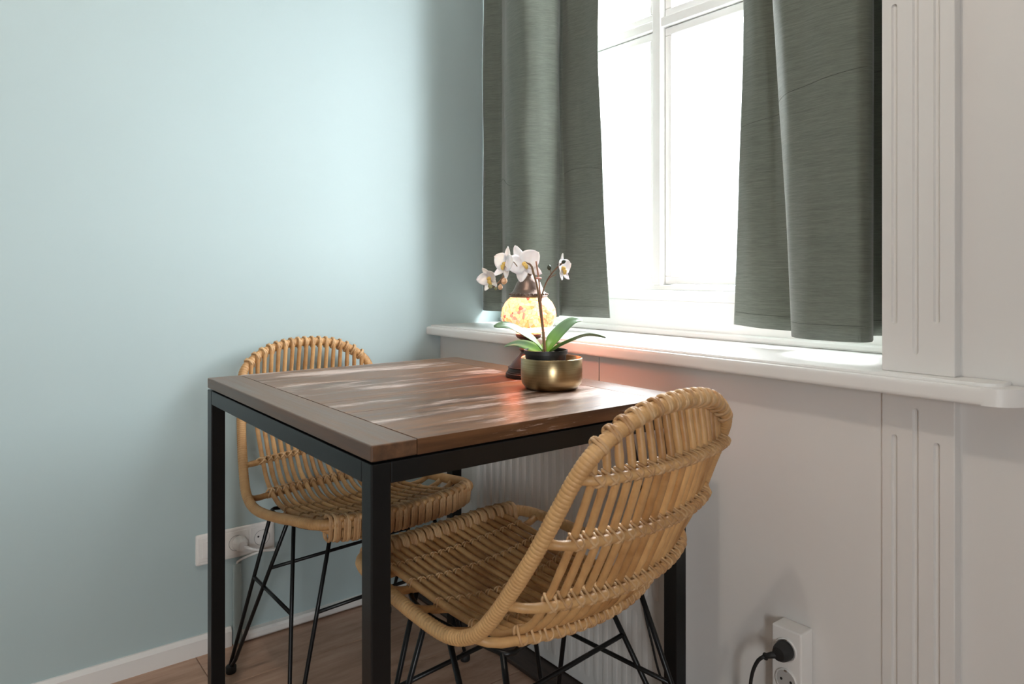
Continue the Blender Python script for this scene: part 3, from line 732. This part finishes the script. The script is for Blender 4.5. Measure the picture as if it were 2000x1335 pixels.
# ------------------------------------------------------------------ sockets
sk = empty('wall_socket', (0, -.647, .272), label='long white three-gang socket plate low on the green wall', cat='socket')
obj('plate', box(0, .011, -.103, .103, -.040, .040, .005, 3), M_PLASTIC, sk)
M_HOLE = mat('socket_recess_shadow_grey', (.45,.44,.42), .5); M_PIN = mat('socket_pin_hole', (.02,.02,.02), .6); M_PINM = mat('metal_contact', (.55,.50,.45), .35, 1.)
def gang(par, yc, recess=True):
    obj('insert', box(.0105, .0125, yc-.031, yc+.031, -.031, .031, .0008, 1), M_PLASTIC, par)
def disc_x(x0, x1, yc, zc, r, seg=28):
    b = lathe([(0,0), (r,0), (r,x1-x0), (0,x1-x0)], seg); bmesh.ops.rotate(b, verts=b.verts, matrix=Matrix.Rotation(PI/2, 3, 'Y')); bmesh.ops.translate(b, verts=b.verts, vec=(x0, yc, zc)); return b
for k in (-1, 0, 1): gang(sk, k*.0665)
rg = lambda yc, zc, r: tube([Vector((.0127, yc+r*math.cos(2*PI*k/30), zc+r*math.sin(2*PI*k/30))) for k in range(30)], .0009, 5, True)
for k in (0, 1): obj('socket_ring', rg(k*.0665, 0, .0205), M_HOLE, sk, True)
for s in (-1, 1): obj('pin_hole', disc_x(.0120, .0130, .0665+s*.0095, .004, .0026, 12), M_PIN, sk)
# rocker on the first gang
obj('rocker', box(.012, .0145, -.0665-.022, -.0665+.022, -.022, .022, .001, 1), M_PLASTIC, sk)
pl_ = empty('white_plug', (.0132, -.641, .272), label='white plug with a looping white lead in the wall socket', cat='plug')
pb = lathe([(0,0), (.0190,0), (.0195,.004), (.0185,.016), (.0150,.026), (.0115,.031), (0,.033)], 10); bmesh.ops.rotate(pb, verts=pb.verts, matrix=Matrix.Rotation(PI/2, 3, 'Y'))
o = obj('plug_body', pb, M_PLASTIC, pl_); auto_smooth(o, 30)
obj('strain_relief', tube([(.028,.004,-.004), (.040,.012,-.006), (.050,.020,-.008)], [.0050,.0042,.0034], 10), M_PLASTIC, pl_, True)
obj('lead', tube(spline([(.048,.019,-.008), (.062,.040,-.012), (.066,.068,-.016), (.056,.084,-.020), (.040,.078,-.024), (.026,.045,-.028), (.010,.012,-.040), (-.005,-.002,-.052), (-.006,-.004,-.060)], 50), .0032, 8), M_PLASTIC, pl_, True)
# surface socket on the panel at the right
sr = empty('surface_socket', (1.2495, 0, .275), label='white surface-mounted double socket box on the white panel', cat='socket')
obj('box', box(-.0295, .0295, -.040, 0, -.068, .068, .0035, 3), M_PLASTIC, sr)
def disc_y(x, z, r, y0, y1, seg=28, rin=None):
    b = lathe([(0,0), (r,0), (r,y1-y0), (0,y1-y0)] if rin is None else [(rin,0), (r,0), (r,y1-y0), (rin,y1-y0), (rin,0)], seg)
    bmesh.ops.rotate(b, verts=b.verts, matrix=Matrix.Rotation(-PI/2, 3, 'X')); bmesh.ops.translate(b, verts=b.verts, vec=(x, y0, z)); return b
for zc in (.030, -.026):
    s = obj('socket_cup', disc_y(0, zc, .0215, -.0425, -.0395, 32, .0190), M_PLASTIC, sr, True)
    obj('socket_floor', disc_y(0, zc, .0190, -.0408, -.0398), M_HOLE, s)
    for sx in (-1, 1): obj('pin_hole', disc_y(sx*.0095, zc, .0026, -.0412, -.0406, 12), M_PIN, s)
    for sz in (-1, 1): obj('earth_clip', box(-.003, .003, -.0430, -.0400, zc+sz*.0178-.0018, zc+sz*.0178+.0018, .0005, 1), M_PINM, s)
bp = empty('black_plug', (1.2495, -.0425, .305), label='black plug with black cord in the surface-mounted socket box', cat='plug')
pb = lathe([(0,0), (.0170,0), (.0175,.006), (.0160,.016), (.0120,.024), (0,.026)], 20); bmesh.ops.rotate(pb, verts=pb.verts, matrix=Matrix.Rotation(PI/2, 3, 'X'))
o = obj('plug_body', pb, M_RUBBER, bp); auto_smooth(o, 35)
obj('strain_relief', tube([(-.002,-.016,-.004), (-.012,-.024,-.006), (-.022,-.032,-.010)], [.0070,.0058,.0046], 10), M_RUBBER, bp, True)
obj('grip_ring', tube([Vector((-.021,-.031,-.010))+Vector((.004*math.cos(a), 0, .005*math.sin(a))) for a in [2*PI*k/14 for k in range(14)]], .0022, 6, True), M_RUBBER, bp, True)
obj('cord', tube(spline([(-.022,-.032,-.010), (-.034,-.034,-.022), (-.046,-.034,-.05), (-.054,-.030,-.09), (-.060,-.024,-.15), (-.07,-.02,-.22), (-.09,-.03,-.285), (-.13,-.04,-.301), (-.20,-.045,-.302)], 50), .0034, 8), M_RUBBER, bp, True)

# ------------------------------------------------------------------ ceiling lamp of the room (above the frame)
cl = empty('ceiling_lamp', (1.30, -1.28, H), label='small round white ceiling lamp above the table, out of view', cat='lamp')
obj('canopy', lathe([(0,-.0), (.06,0), (.06,-.02), (.05,-.03), (0,-.03)], 32), M_WHITE, cl, True)
M_BULB = mat('warm_bulb', (1,.9,.8), .4); M_BULB.node_tree.nodes['Principled BSDF'].inputs['Emission Color'].default_value = (1,.86,.70,1); M_BULB.node_tree.nodes['Principled BSDF'].inputs['Emission Strength'].default_value = 2.
obj('bulb', lathe([(.018,-.03), (.02,-.045), (.034,-.07), (.036,-.085), (.028,-.108), (0,-.118)], 24), M_BULB, cl, True)
ld = bpy.data.lights.new('ceiling_lamp_light', 'POINT'); ld.energy = LAMP_POWER; ld.color = (1,.88,.75); ld.shadow_soft_size = .04
lo = bpy.data.objects.new('ceiling_lamp_light', ld); COL.objects.link(lo); lo.location = (1.30, -1.28, H-.20)
